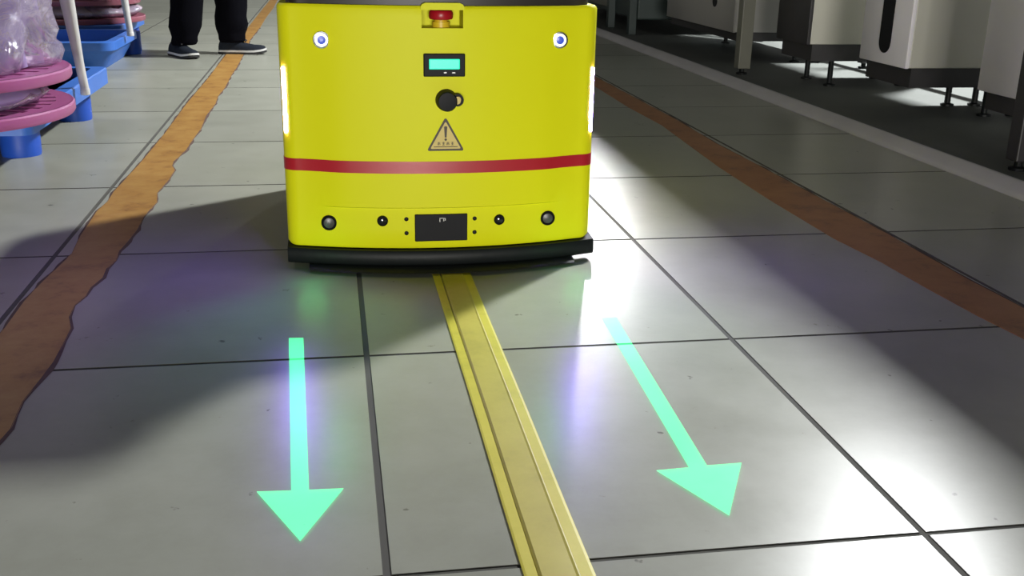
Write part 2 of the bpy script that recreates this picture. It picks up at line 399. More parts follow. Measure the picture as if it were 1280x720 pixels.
# ------------------------------------------------------------------ the robot
RX, RY = 0.770, 1.35
rob = thing('transport_robot', 'yellow box-shaped transport robot with red stripe driving along the guide strip', 'robot', (RX, RY, 0), -0.008)
HW = 0.302; RC = 0.03; YB = 0.43
def yfront(x): return -0.325 + 0.052 * (x / HW) ** 2
NX = [-0.041, -0.025, 0.0, 0.02, 0.035]
xs = sorted(set([round(-0.272 + 0.544 * i / 28, 4) for i in range(29)] + NX))
xs = [x for i, x in enumerate(xs) if x in NX or all(abs(x - q) > 0.006 for q in NX)]
def win(x):
    t = max(0.0, min(1.0, (0.245 - abs(x)) / 0.05)); return t * t * (3 - 2 * t)
def outline(step=0.0, inset=0.0):
    """plan outline, front first (left to right), then round to the back; returns points and count of front points"""
    pts = [(x, yfront(x) - step * win(x) + inset) for x in xs]
    ye = yfront(0.272) + inset
    cx, cy = 0.272 , ye + RC
    r = RC - inset
    arc = [(0.272 + (RC - inset*0.0) * math.sin(a) - inset*math.sin(a), cy - RC * math.cos(a)) for a in [PI/2 * q / 7 for q in range(1, 8)]]
    right = arc + [(HW - inset, 0.0), (HW - inset, YB - 0.03 - inset), (HW - 0.03, YB - inset)]
    left = [(-x, y) for x, y in reversed(right)]
    return pts + right + left, len(pts)
Z = [0.045, 0.052, 0.085, 0.1255, 0.1285, 0.16, 0.195, 0.218, 0.30, 0.40, 0.464, 0.480, 0.4965, 0.500, 0.5030]
rings = []
for z in Z:
    st = 0.007 if z >= 0.1285 else 0.0
    if z > 0.1285: st = 0.007 * max(0.25, 1 - (z - 0.1285) / 0.5)
    ins = {0.045: 0.004, 0.5030: 0.004, 0.500: 0.0012}.get(z, 0.0)
    o2, nf = outline(st, ins)
    rings.append([(x, y, z) for x, y in o2])
def front_y(x, z):
    st = 0.0 if z < 0.1285 else 0.007 * max(0.25, 1 - (z - 0.1285) / 0.5)
    return yfront(x) - st * win(x)
sh = MB(); n = len(rings[0])
for r in rings: sh.v += r
ia, ib = xs.index(-0.041), xs.index(0.035)
for kz in range(len(Z) - 1):
    for i in range(n):
        if ia <= i < ib and 0.463 < Z[kz] < 0.49: continue          # niche for the stop button
        a = kz * n + i; b = kz * n + (i + 1) % n
        sh.f.append((a, b, b + n, a + n))
sh.f.append(tuple((len(Z) - 1) * n + i for i in range(n)))
sh.f.append(tuple(reversed(range(n))))
sh.build('body_shell', 'yellow_paint', rob, smooth=True, angle=35)
# niche lining
def niche():
    b = MB(); z0, z1 = 0.464, 0.4965; d = 0.062
    top = [(x, front_y(x, z1), z1) for x in xs[ia:ib+1]]; bot = [(x, front_y(x, z0), z0) for x in xs[ia:ib+1]]
    m = len(top); bk = -0.325 + d
    b.v += top + bot + [(p[0], bk, z1) for p in top] + [(p[0], bk, z0) for p in bot]
    for i in range(m - 1):
        b.f += [(i, i+1, 2*m+i+1, 2*m+i), (m+i+1, m+i, 3*m+i, 3*m+i+1), (2*m+i, 2*m+i+1, 3*m+i+1, 3*m+i)]
    b.f += [(0, m, 3*m, 2*m), (m-1, 3*m-1, 4*m-1, 2*m-1)]
    return b
niche().build('button_niche', 'yellow_paint', rob)
hood = MB()
hood.loft([[(x, front_y(0, .5) - 0.004 + dy, zz) for x, zz in [(-0.043,0.4965),(-0.043,0.502),(-0.040,0.5065),(-0.034,0.509),(0.028,0.509),(0.034,0.5065),(0.037,0.502),(0.037,0.4965)]] for dy in (0.0, 0.055)])
hood.build('niche_hood', 'yellow_paint', rob, smooth=True)
es = MB().lathe([(0.0165,0.0),(0.0165,0.010),(0.0125,0.0105),(0.0125,0.0135)], (-0.003, -0.297, 0.464), n=24).build('button_base', 'estop_yellow', rob, smooth=True)
MB().lathe([(0.012,0.0125),(0.021,0.0145),(0.0225,0.018),(0.0225,0.026),(0.020,0.0300),(0.012,0.0315)], (-0.003, -0.297, 0.464), n=28).build('stop_button', 'estop_red', rob, smooth=True)['label'] = 'red emergency stop button'

# red stripe following the front
def band(z0, z1, off, nz=2):
    b = MB(); rr = []
    for q in range(nz):
        z = z0 + (z1 - z0) * q / (nz - 1)
        pts = [(x, front_y(x, z)) for x in xs]; ye = yfront(0.272); 
        arcs = [(0.272 + RC * math.sin(a), ye + RC - RC * math.cos(a)) for a in [PI/2 * t / 7 for t in range(1, 8)]] + [(HW, 0.0), (HW, YB - 0.032)]
        full_ = [(-x, y) for x, y in reversed(arcs)] + pts + arcs
        ring = []
        for i, p in enumerate(full_):
            a = Vector(full_[max(0, i-1)]); c = Vector(full_[min(len(full_)-1, i+1)]); t = (c - a).normalized()
            ring.append((p[0] + t.y * off, p[1] - t.x * off, z))
        rr.append(ring)
    return rr
o1 = band(0.195, 0.218, 0.0010); o2 = band(0.195, 0.218, -0.001)
MB().loft([o2[0], o1[0], o1[1], o2[1]], cap=False, closed=False).build('stripe', 'red_vinyl', rob, smooth=True)['label'] = 'dark red horizontal stripe'

# bumper
bp = MB(); rr = []
bx = [-0.303 + 0.612 * i / 36 for i in range(37)]
def yb(x):
    return -0.338 + 0.052 * (min(abs(x), 0.31) / HW) ** 2
for x in bx:
    y = yb(x); d = 0.055
    rr.append([(x, y + 0.006, 0.012), (x, y, 0.018), (x, y, 0.036), (x, y + 0.005, 0.0425), (x, y + d, 0.0445), (x, y + d, 0.012)])
bp.loft(rr).build('bumper', 'black_rubber', rob, smooth=True, angle=50)
lk = MB(); rr = []  # added dark lip standing in for the bumper's reflection on the floor
for x in [-0.262 + 0.524 * i / 26 for i in range(27)]:
    y = -0.368 + 0.062 * (x / HW) ** 2
    rr.append([(x, y, 0.0066), (x, y + 0.004, 0.0095), (x, y + 0.030, 0.0135), (x, y + 0.075, 0.0125), (x, y + 0.075, 0.0070)])
lk.loft(rr).build('dark_lip', 'black_rubber', rob, smooth=True, angle=60)
sk = MB(); rr = []
for x in [-0.27 + 0.54 * i / 20 for i in range(21)]:
    y = yfront(x) + 0.03; rr.append([(x, y, 0.010), (x, y, 0.045), (x, y + 0.5, 0.045), (x, y + 0.5, 0.010)])
sk.loft(rr).build('chassis', 'black_plastic', rob)
for sx in (-0.22, 0.22):
    for sy in (-0.12, 0.30):
        MB().lathe([(0.028,-0.014),(0.032,-0.010),(0.032,0.010),(0.028,0.014)], (sx, sy, 0.032), 'X', 20).build('wheel', 'black_rubber', rob, smooth=True)

# LED strips at both front edges
for sgn in (-1, 1):
    a = math.radians(50); ye = yfront(0.272)
    c = Vector((sgn * (0.272 + (RC + 0.001) * math.sin(a)), ye + RC - (RC + 0.001) * math.cos(a), 0))
    nrm = Vector((sgn * math.sin(a), -math.cos(a), 0)); tg = Vector((nrm.y, -nrm.x, 0))
    z0, z1 = (0.266, 0.388) if sgn < 0 else (0.262, 0.386)
    r = []
    for z, wd in ((z0, 0.0022), (z0 + 0.003, 0.0033), (z1 - 0.003, 0.0033), (z1, 0.0022)):
        r.append([tuple(c + tg * wd - nrm * 0.003 + Vector((0,0,z))), tuple(c + tg * wd + nrm * 0.0002 + Vector((0,0,z))),
                  tuple(c + tg*wd*0.5 + nrm * 0.0012 + Vector((0,0,z))), tuple(c - tg*wd*0.5 + nrm * 0.0012 + Vector((0,0,z))),
                  tuple(c - tg * wd + nrm * 0.0002 + Vector((0,0,z))), tuple(c - tg * wd - nrm * 0.003 + Vector((0,0,z)))])
    MB().loft(r).build('light_strip', 'led_violet', rob)['label'] = 'glowing white violet vertical light strip'

# lit push buttons
for x, z in ((-0.222, 0.440), (0.222, 0.441)):
    y = front_y(x, z)
    b = MB().lathe([(0.0155,-0.004),(0.0160,0.002),(0.0150,0.0035),(0.0120,0.004),(0.0115,0.002)], (x, y, z), 'Y', 28).build('push_button', 'chrome', rob, smooth=True)
    MB().lathe([(0.0078,0.0022),(0.0078,0.0046),(0.0118,0.0046),(0.0118,0.0022)], (x, y, z), 'Y', 28, cap=False).build('light_ring', 'led_white', b)
    MB().lathe([(0.0077,0.001),(0.0077,0.0048),(0.003,0.0054)], (x, y, z), 'Y', 24).build('button_centre', 'led_blue', b)

# small display
yd = front_y(0, 0.4)
d = MB().bbox(-0.0385, 0.0385, yd - 0.004, yd + 0.006, 0.377, 0.419, 0.002).build('display', 'black_plastic', rob)
MB().bbox(-0.0285, 0.0285, yd - 0.0052, yd - 0.002, 0.3905, 0.4095, 0.0015).build('screen', 'lcd', d)['label'] = 'lit green display screen'
MB().box(-0.001, 0.004, yd - 0.0046, yd - 0.003, 0.3835, 0.3855).add(*(lambda q: (q.v, q.f))(MB().box(0.014, 0.020, yd - 0.0046, yd - 0.003, 0.3835, 0.3855))).build('display_marking', 'steel', d)

# key switch
yk = front_y(0, 0.335)
kb = MB().lathe([(0.0205,-0.003),(0.0205,0.004),(0.0190,0.008),(0.0185,0.022),(0.0165,0.0255),(0.010,0.026)], (0.0035, yk, 0.334), 'Y', 28).build('key_switch', 'black_plastic', rob, smooth=True)
kt = MB(); cx, cz = 0.0225, 0.3365
ring_o = [(cx + 0.0115*math.cos(2*PI*i/20), cz + 0.0115*math.sin(2*PI*i/20)) for i in range(20)]
ring_i = [(cx + 0.0065*math.cos(2*PI*i/20), cz + 0.0080*math.sin(2*PI*i/20)) for i in range(20)]
yy0, yy1 = yk - 0.022, yk - 0.006
kt.loft([[(x, yy1, z) for x, z in ring_i], [(x, yy0, z) for x, z in ring_i], [(x, yy0, z) for x, z in ring_o], [(x, yy1, z) for x, z in ring_o], [(x, yy1, z) for x, z in ring_i]], cap=False)
kt.build('switch_ear', 'black_plastic', kb, smooth=True)
MB().prism([(cx + 0.0062*math.cos(2*PI*i/16)+0.001, cz - 0.001 + 0.0074*math.sin(2*PI*i/16)) for i in range(16)], yk - 0.019, yk - 0.006, 'XZ').build('ear_insert', 'sticker_tan', kb)

# warning triangle sticker
yt = min(front_y(0, 0.25), front_y(0, 0.30)) - 0.0006
def rtri(cx, z0, z1, hw, r, k=5):
    P = [Vector((cx, z1)), Vector((cx - hw, z0)), Vector((cx + hw, z0))]; out = []
    for i in range(3):
        p, a, b = P[i], (P[i-1] - P[i]).normalized(), (P[(i+1) % 3] - P[i]).normalized()
        s_ = p + a * r; e_ = p + b * r
        for t in range(k + 1):
            u = t / k; out.append(tuple((1-u)**2 * s_ + 2*u*(1-u) * p + u*u * e_))
    return out
cxs = 0.002
sg = MB().prism(rtri(cxs, 0.2385, 0.3025, 0.0355, 0.006), yt, yt + 0.004, 'XZ').build('warning_sticker', 'sticker_ink', rob)
sg['label'] = 'triangular warning sticker with exclamation mark'
MB().prism(rtri(cxs, 0.2425, 0.2945, 0.0292, 0.004), yt - 0.0006, yt + 0.001, 'XZ').build('sticker_face', 'sticker_tan', sg)
yi = yt - 0.0012
MB().prism([(cxs-0.0030,0.2835),(cxs-0.0018,0.2640),(cxs+0.0018,0.2640),(cxs+0.0030,0.2835),(cxs+0.0018,0.2852),(cxs-0.0018,0.2852)], yi, yi + 0.001, 'XZ').build('exclamation_bar', 'sticker_ink', sg)
MB().prism([(cxs + 0.0024*math.cos(2*PI*i/12), 0.2600 + 0.0024*math.sin(2*PI*i/12)) for i in range(12)], yi, yi + 0.001, 'XZ').build('exclamation_dot', 'sticker_ink', sg)
for q in range(4):                                       # four small printed characters and a rule below them
    gx = cxs - 0.0128 + q * 0.0085; g_ = MB()
    g_.box(gx - 0.0027, gx + 0.0027, yi, yi + 0.001, 0.2542, 0.2551)
    g_.box(gx - 0.0005, gx + 0.0005, yi - 0.0001, yi + 0.001, 0.2492, 0.2556)
    g_.box(gx - 0.0022, gx + 0.0022, yi, yi + 0.001, 0.2518, 0.2526)
    if q % 2: g_.box(gx - 0.0027, gx + 0.0027, yi, yi + 0.001, 0.2494, 0.2502)
    else: g_.box(gx - 0.0026, gx - 0.0017, yi, yi + 0.001, 0.2494, 0.2530); g_.box(gx + 0.0017, gx + 0.0026, yi, yi + 0.001, 0.2494, 0.2530)
    g_.build('printed_character', 'sticker_ink', sg)
MB().box(cxs - 0.0225, cxs + 0.0225, yi, yi + 0.001, 0.2456, 0.2470).build('printed_rule', 'sticker_ink', sg)

# sensors in the lower panel
for x, z, r, m in ((-0.221, 0.0945, 0.0150, 'dull_lens'), (-0.119, 0.101, 0.0105, None), (0.108, 0.0985, 0.0105, None), (0.208, 0.0945, 0.0148, 'dull_lens2')):
    y = front_y(x, z)
    s_ = MB().lathe([(r,-0.006),(r,0.003),(r*0.86,0.005),(r*0.72,0.003)], (x, y, z), 'Y', 24).build('sensor', 'black_plastic', rob, smooth=True)
    MB().lathe([(r*0.70,0.001),(r*0.66,0.0042),(r*0.3,0.0056)], (x, y, z), 'Y', 20).build('lens', 'dull_lens' if m else 'lens', s_, smooth=True)
for x, z in ((-0.0735, 0.1045), (-0.0735, 0.0765), (0.0590, 0.1030), (0.0590, 0.0755)):
    y = front_y(x, z)
    MB().lathe([(0.0042,-0.003),(0.0042,0.0012),(0.0030,0.0020)], (x, y, z), 'Y', 12).build('screw', 'black_plastic', rob, smooth=True)
yp = front_y(0.03, 0.08)
pn = MB().bbox(-0.0575, 0.0445, yp - 0.0032, yp + 0.008, 0.0600, 0.1140, 0.0015).build('charging_panel', 'black_plastic', rob)
mk = MB(); yk2 = yp - 0.0036
mk.box(-0.010, -0.0085, yk2, yp, 0.099, 0.1065); mk.box(-0.010, 0.000, yk2, yp, 0.1055, 0.1068); mk.box(-0.0025, -0.001, yk2, yp, 0.100, 0.1065); mk.box(0.0005, 0.002, yk2, yp, 0.1015, 0.1065)
mk.build('panel_mark', 'steel', pn)
# dark deck on top
dk = MB()
def deck_ring(ins, z):
    o, _ = outline(0.0, 0.0); return [(x * (1 - ins / HW), 0.05 + (y - 0.05) * (1 - ins / 0.36), z) for x, y in o]
dk.loft([deck_ring(0.016, 0.500), deck_ring(0.016, 0.522), deck_ring(0.022, 0.527)]).build('deck', 'dark_deck', rob, smooth=True)
# added green lights that tint floor and bumper; the robot shows no such lamps
for sx, tx in ((-0.222, -0.272), (0.222, 0.235)):
    l = bpy.data.lights.new('arrow_glow_spot', 'SPOT'); l.energy = 2.0; l.color = (0.05, 1.0, 0.22); l.spot_size = math.radians(66); l.spot_blend = 1.0; l.shadow_soft_size = 0.012
    o = bpy.data.objects.new('arrow_glow_spot', l); C.objects.link(o); o.parent = rob
    o.location = (sx, -0.318, 0.425)
    o.rotation_euler = (Vector((tx, -0.66, 0.0)) - Vector(o.location)).to_track_quat('-Z', 'Y').to_euler()
    l2 = bpy.data.lights.new('bumper_tint_light', 'POINT'); l2.energy = 0.045; l2.color = (0.08, 1.0, 0.25); l2.shadow_soft_size = 0.03  # point light added to tint the bumper ends green
    o2_ = bpy.data.objects.new('bumper_tint_light', l2); C.objects.link(o2_); o2_.parent = rob; o2_.location = (sx * 1.15, -0.385, 0.036)

# unseen crate on the robot deck, added to lengthen the robot's shadow
cr = thing('shadow_crate', 'unseen dark grey crate on the robot deck, added for its shadow', 'crate', (RX + 0.06, RY + 0.02, 0.527), -0.008)
def crate_body(hx, hy, h, t=0.012, r=0.03, taper=0.9):
    b = MB()
    def rr_(hx, hy, r, z, k=4):
        out = []
        for cx, cy, a0 in ((hx-r, hy-r, 0), (-hx+r, hy-r, 90), (-hx+r, -hy+r, 180), (hx-r, -hy+r, 270)):
            for q in range(k + 1):
                a = math.radians(a0 + 90*q/k); out.append((cx + r*math.cos(a), cy + r*math.sin(a), z))
        return out
    R = [rr_(hx*taper, hy*taper, r, 0), rr_(hx, hy, r, h*0.86), rr_(hx+.012, hy+.012, r, h*0.86), rr_(hx+.012, hy+.012, r, h), rr_(hx-t, hy-t, r, h), rr_(hx*taper-t, hy*taper-t, r, 0.012)]
    return b.loft(R)
crate_body(0.20, 0.28, 0.20).build('crate_body', 'load_grey', cr, smooth=True)

# ------------------------------------------------------------------ goods on the left
def rrect(x0, x1, y0, y1, r, z, k=4):
    out = []
    for cx, cy, a0 in ((x1-r, y1-r, 0), (x0+r, y1-r, 90), (x0+r, y0+r, 180), (x1-r, y0+r, 270)):
        for q in range(k + 1):
            a = math.radians(a0 + 90*q/k); out.append((cx + r*math.cos(a), cy + r*math.sin(a), z))
    return out
def plastic_pallet(label, loc, x0, x1, y0, y1, zt, legs, group):
    t = thing('plastic_pallet', label, 'pallet', loc, 0, group)
    zb = zt - 0.052; w_ = 0.045
    MB().loft([rrect(x0,x1,y0,y1,.03,zb), rrect(x0,x1,y0,y1,.03,zt-.004), rrect(x0+.004,x1-.004,y0+.004,y1-.004,.028,zt), rrect(x0+w_,x1-w_,y0+w_,y1-w_,.02,zt), rrect(x0+w_,x1-w_,y0+w_,y1-w_,.02,zt-.03), rrect(x0+.02,x1-.02,y0+.02,y1-.02,.02,zb)]).build('tray', 'blue_plastic_light', t, smooth=True)
    for lx, ly, r in legs:
        MB().lathe([(r*0.94,0.0),(r*0.97,0.008),(r*0.97,0.03),(r,zb-.01),(r*1.03,zb)], (lx, ly, 0), n=28).build('leg', 'blue_plastic', t, smooth=True)
    return t
# pallet standing nearest, seen under the pink discs
plastic_pallet('blue plastic pallet on round legs under the nearest pink discs', (-0.6, 2.5, 0), -0.42, 0.405, -0.62, 0.40, 0.172,
               [(0.272, -0.255, 0.056), (0.292, 0.345, 0.056), (-0.30, -0.255, 0.056), (-0.30, 0.345, 0.056)], 'blue pallets and trays on the left')

def slotted_disc(label, loc, R, m, group, th=0.028):
    t = thing('slotted_disc', label, 'disc', loc, random.uniform(0, 0.2), group)
    # polar grid with real slots between two radii
    N = 96; rads = [0.04, R*0.50, R*0.62, R*0.90, R]
    b = MB()
    for z in (0.0, th):
        for r in rads: b.v += [(r*math.cos(2*PI*i/N), r*math.sin(2*PI*i/N), z) for i in range(N)]
    K = len(rads)
    def vid(l, k, i): return l*K*N + k*N + (i % N)
    for i in range(N):
        slot = (i % 3) == 0
        for k in range(K - 1):
            if slot and k == 2:
                for kk in (k, k+1): b.f.append((vid(0,kk,i), vid(0,kk,i+1), vid(1,kk,i+1), vid(1,kk,i)))
                b.f.append((vid(0,k,i), vid(0,k+1,i), vid(1,k+1,i), vid(1,k,i)))
                b.f.append((vid(0,k,i+1), vid(0,k+1,i+1), vid(1,k+1,i+1), vid(1,k,i+1)))
                continue
            b.f.append((vid(0,k,i), vid(0,k,i+1), vid(0,k+1,i+1), vid(0,k+1,i)))
            b.f.append((vid(1,k,i), vid(1,k+1,i), vid(1,k+1,i+1), vid(1,k,i+1)))
        b.f.append((vid(0,0,i), vid(0,0,i+1), vid(1,0,i+1), vid(1,0,i)))
    b.build('plate', m, t)
    MB().lathe([(R-.002,0.002),(R+.006,0.0),(R+.010,0.006),(R+.010,th-.004),(R+.006,th),(R-.004,th-.001)], n=72, cap=False).build('rim', m, t, smooth=True)
    return t
def wrapped_pack(label, loc, R, h, core, group, seed, lump=0.045, film_off=0.012, top=1.0):
    t = thing('wrapped_goods', label, 'bag', loc, 0, group)
    def surf(off, amp, sd, freq):
        rings = []; nz = 22; na = 72
        for k_ in range(nz + 1):
            u = k_ / nz; zz = h * u
            prof_ = (0.90 + 0.10*math.sin(PI*min(1, u*1.25))) * (1 - 0.35*max(0, u - 0.75)**1.2*4*(1 - top*0.55))
            ring = []
            for i in range(na):
                a = 2*PI*i/na; d = Vector((math.cos(a), math.sin(a), 0))
                q = noise.noise(Vector((d.x*freq + sd, d.y*freq, zz*freq*2.2))) + 0.5*noise.noise(Vector((d.x*freq*2.7, d.y*freq*2.7 + sd, zz*freq*6)))
                r = R*prof_ + off + amp*q
                ring.append((d.x*r, d.y*r, min(h, max(0.0, zz + (0.012*q if 0 < k_ < nz else 0)))))
            rings.append(ring)
        return MB().loft(rings)
    surf(-film_off, lump*0.5, seed, 2.0).build('contents', core, t, smooth=True, angle=80)
    surf(0.0, lump, seed + 3.3, 3.0).build('plastic_wrap', 'film', t, smooth=True, angle=80)
    return t
slotted_disc('lower of the two near pink slotted discs resting on the blue pallet', (-0.455, 1.89, 0.173), 0.352, 'pink_plastic', 'pink slotted discs')
wrapped_pack('thin plastic-wrapped pack squeezed between the two near pink discs', (-0.455, 1.89, 0.2045), 0.30, 0.0565, 'bag_core', 'plastic-wrapped packs', 1.0, 0.02, 0.006)
slotted_disc('upper of the two near pink slotted discs under the big plastic bag', (-0.445, 1.88, 0.262), 0.345, 'pink_plastic', 'pink slotted discs')
wrapped_pack('big shiny clear plastic bag of lavender goods on the upper pink disc', (-0.47, 1.91, 0.2945), 0.338, 0.45, 'bag_core', 'plastic-wrapped packs', 5.0, 0.06, 0.016, top=0.3)

# blue open tray further back
t2 = thing('plastic_tray', 'blue open plastic tray on the floor behind the pink discs', 'tray', (-0.79, 4.55, 0), 0, 'blue pallets and trays on the left')
x0, x1, y0, y1, h = -0.40, 0.365, -0.37, 0.28, 0.128
MB().loft([rrect(x0+.05,x1-.05,y0+.05,y1-.05,.07,0.0), rrect(x0+.02,x1-.02,y0+.02,y1-.02,.07,0.05), rrect(x0,x1,y0,y1,.06,h-.04), rrect(x0-.012,x1+.012,y0-.012,y1+.012,.06,h-.04), rrect(x0-.012,x1+.012,y0-.012,y1+.012,.06,h-.004), rrect(x0-.008,x1+.008,y0-.008,y1+.008,.06,h),
           rrect(x0+.03,x1-.03,y0+.03,y1-.03,.05,h), rrect(x0+.05,x1-.05,y0+.05,y1-.05,.05,0.06)]).build('tray_body', 'blue_plastic_light', t2, smooth=True)
for lx, ly in ((0.33, 0.20), (-0.33, 0.20)):
    MB().lathe([(0.045,0.0),(0.05,0.02),(0.05,0.115)], (lx, ly + 0.135, 0), n=20).build('corner_foot', 'blue_plastic', t2, smooth=True)
# plastic pallet and stack furthest back
plastic_pallet('blue plastic pallet carrying the furthest pile of rose discs', (-0.86, 5.40, 0), -0.42, 0.33, -0.36, 0.40, 0.13,
               [(0.26, -0.26, 0.05), (0.26, 0.30, 0.05), (-0.32, -0.26, 0.05), (-0.32, 0.30, 0.05)], 'blue pallets and trays on the left')
slotted_disc('rose slotted disc at the bottom of the furthest wrapped pile', (-0.83, 5.38, 0.131), 0.36, 'rose_plastic', 'rose slotted discs')
wrapped_pack('shiny wrapped pack between the rose discs of the furthest pile', (-0.82, 5.38, 0.1625), 0.345, 0.062, 'bag_core_grey', 'plastic-wrapped packs', 9.0, 0.03, 0.008)
slotted_disc('rose slotted disc over the lower pack of the furthest pile', (-0.84, 5.38, 0.226), 0.35, 'rose_plastic', 'rose slotted discs')
wrapped_pack('wrapped pack on top of the furthest pile of rose discs', (-0.84, 5.38, 0.2585), 0.33, 0.30, 'bag_core_grey', 'plastic-wrapped packs', 12.0, 0.05, 0.012, top=0.4)
# white poles leaning against the pallets
def pole(label, a, b, w0, w1):
    A, B = Vector(a), Vector(b)
    t = thing('pull_pole', label, 'pole', a, 0, 'white poles by the pallets')
    D = B - A
    MB().tube([(0,0,0.012), D*0.15, D*0.5, D], [w0, w0*1.05, (w0+w1)/2, w1], 14).build('pole_tube', 'white_pole', t, smooth=True)
    MB().lathe([(w0*0.8,-0.002),(w0*1.15,0.0),(w0*1.15,0.014),(w0,0.018)], n=14).build('pole_tip', 'white_pole', t, smooth=True)
pole('white tapered pole leaning on the rim of the near blue pallet', (-0.165, 2.38, 0.152), (-0.235, 2.46, 0.78), 0.0125, 0.033)
pole('white pole standing at the corner of the far blue tray', (-0.385, 4.46, 0.1305), (-0.44, 4.52, 0.72), 0.015, 0.026)

# ------------------------------------------------------------------ the person
pe = thing('person', 'person in black baggy trousers and dark trainers walking beside the orange tape', 'person', (-0.05, 4.86, 0))
def ellring(c, rx, ry, ang=0, n=20, wob=0, sd=0):
    out = []
    for i in range(n):
        a = 2*PI*i/n; r = 1 + wob*noise.noise(Vector((math.cos(a)*1.6 + sd, math.sin(a)*1.6, c[2]*14)))
        x, y = rx*r*math.cos(a), ry*r*math.sin(a)
        out.append((c[0] + x*math.cos(ang) - y*math.sin(ang), c[1] + x*math.sin(ang) + y*math.cos(ang), c[2]))
    return out
def leg_rings(hem, knee, hip, sd, ang):
    R = []
    for z, rx, ry in ((0.060,.062,.054),(0.075,.070,.060),(0.10,.070,.062),(0.125,.080,.068),(0.15,.086,.074),(0.19,.082,.074),(0.24,.082,.076),(0.32,.088,.082),(0.42,.092,.086),(0.50,.092,.088),(0.62,.096,.094),(0.75,.104,.104),(0.84,.108,.110)):
        if z < 0.5: t = z/0.5; cx = hem[0] + (knee[0]-hem[0])*t; cy = hem[1] + (knee[1]-hem[1])*t
        else: t = (z-0.5)/0.36; cx = knee[0] + (hip[0]-knee[0])*t; cy = knee[1] + (hip[1]-knee[1])*t
        R.append(ellring((cx, cy, z), rx, ry, ang, 20, 0.13, sd))
    return R
# body (one continuous skinned figure), then clothes
def skinned(name, verts, edges, rad, m, parent, sub=2):
    me = bpy.data.meshes.new(name); me.from_pydata(verts, edges, []); me.materials.append(MATS[m])
    o = bpy.data.objects.new(name, me); C.objects.link(o); o.parent = parent
    sm = o.modifiers.new('skin', 'SKIN'); sm.use_smooth_shade = True
    ld = me.skin_vertices[0].data if me.skin_vertices else None
    if ld is None:
        bm = bmesh.new(); bm.from_mesh(me); bm.verts.layers.skin.verify(); bm.to_mesh(me); bm.free(); ld = me.skin_vertices[0].data
    for i, r in enumerate(rad): ld[i].radius = (r, r) if not isinstance(r, tuple) else r
    ld[0].use_root = True
    s2 = o.modifiers.new('subdivision', 'SUBSURF'); s2.levels = sub; s2.render_levels = sub
    return o
LF, RF = (-0.125, -0.115), (0.085, 0.03)            # left and right foot seen in the picture
V = [(0,0,.92),(0,0,1.05),(0,0,1.22),(0,0,1.40),(0.01,0,1.50),(0.02,0,1.58),(0.025,0,1.66),(0.02,0,1.71),
     (0.02,-.17,1.41),(0.03,-.22,1.15),(0.12,-.20,.93),(0.15,-.19,.86),
     (0.02,.17,1.41),(-.02,.22,1.15),(0.08,.22,.92),(0.11,.21,.85),
     (LF[0]*.5,-.09,.86),(LF[0]*.7,-.10,.48),(LF[0]-.01,LF[1],.07),
     (0.01,.085,.86),(.105,.05,.48),(RF[0]+.008,RF[1],.07)]
Ed = [(0,1),(1,2),(2,3),(3,4),(4,5),(5,6),(6,7),(3,8),(8,9),(9,10),(10,11),(3,12),(12,13),(13,14),(14,15),(0,16),(16,17),(17,18),(0,19),(19,20),(20,21)]
Rd = [.13,.12,.13,.12,.052,.075,.088,.06,.055,.042,.032,.036,.055,.042,.032,.036,.08,.055,.036,.08,.055,.036]
skinned('body', V, Ed, Rd, 'skin', pe)
for s_, wx, wy in ((-1, .15, -.19), (1, .11, .21)):        # hands with five fingers
    vs = [(wx, wy, .86), (wx+.015, wy, .80)]; es_ = [(0,1)]; rd = [.026, .030]
    for f_, (ox, L_) in enumerate(((-.026,.062),(-.009,.075),(.009,.078),(.026,.066))):
        i0 = len(vs); vs += [(wx+.018+ox, wy + s_*.004, .775), (wx+.024+ox, wy - s_*.006, .775 - L_*.5), (wx+.022+ox, wy - s_*.02, .775 - L_)]
        es_ += [(1, i0), (i0, i0+1), (i0+1, i0+2)]; rd += [.009, .0085, .0075]
    i0 = len(vs); vs += [(wx+.045, wy - s_*.012, .815), (wx+.062, wy - s_*.02, .785)]; es_ += [(1, i0), (i0, i0+1)]; rd += [.0105, .009]
    skinned('hand', vs, es_, rd, 'skin', pe, 1)
MB().loft([[(0.035 + 0.10*math.cos(2*PI*i/20)*c_, 0.085*math.sin(2*PI*i/20)*c_, z_) for i in range(20)] for z_, c_ in ((1.645,.98),(1.69,1.02),(1.735,.92),(1.77,.65),(1.785,.2))]).build('hair', 'hair', pe, smooth=True)
for sy in (-1, 1):
    MB().lathe([(0.002,-0.009),(0.009,-0.004),(0.010,0.0),(0.008,0.005),(0.002,0.008)], (0.105, sy*0.033, 1.655), 'X', 12).build('eye', 'hair', pe, smooth=True)
    MB().lathe([(0.004,-0.01),(0.022,-0.006),(0.026,0.004),(0.010,0.008)], (0.02, sy*0.090, 1.64), 'Y', 12).build('ear', 'skin', pe, smooth=True)
MB().tube([(0.105,0,1.655),(0.128,0,1.622),(0.11,0,1.612)], [.010,.016,.010], 10).build('nose', 'skin', pe, smooth=True)
MB().bbox(0.098, 0.112, -0.024, 0.024, 1.578, 1.588, 0.004).build('mouth', 'rose_plastic', pe)
tro = MB()
tro.loft(leg_rings((LF[0]-.012, LF[1]+.012), (-0.07, -0.09), (-0.005, -0.085), 0.4, 0.5))
tro.loft(leg_rings((RF[0]+.012, RF[1]), (0.11, 0.05), (0.005, 0.085), 4.4, 0.0))
tro.loft([ellring((0,0,z), rx, ry, 0, 24) for z, rx, ry in ((.80,.10,.15),(.86,.125,.185),(.95,.128,.185),(1.04,.118,.165))])
tro.build('trousers', 'trouser', pe, smooth=True, angle=70)
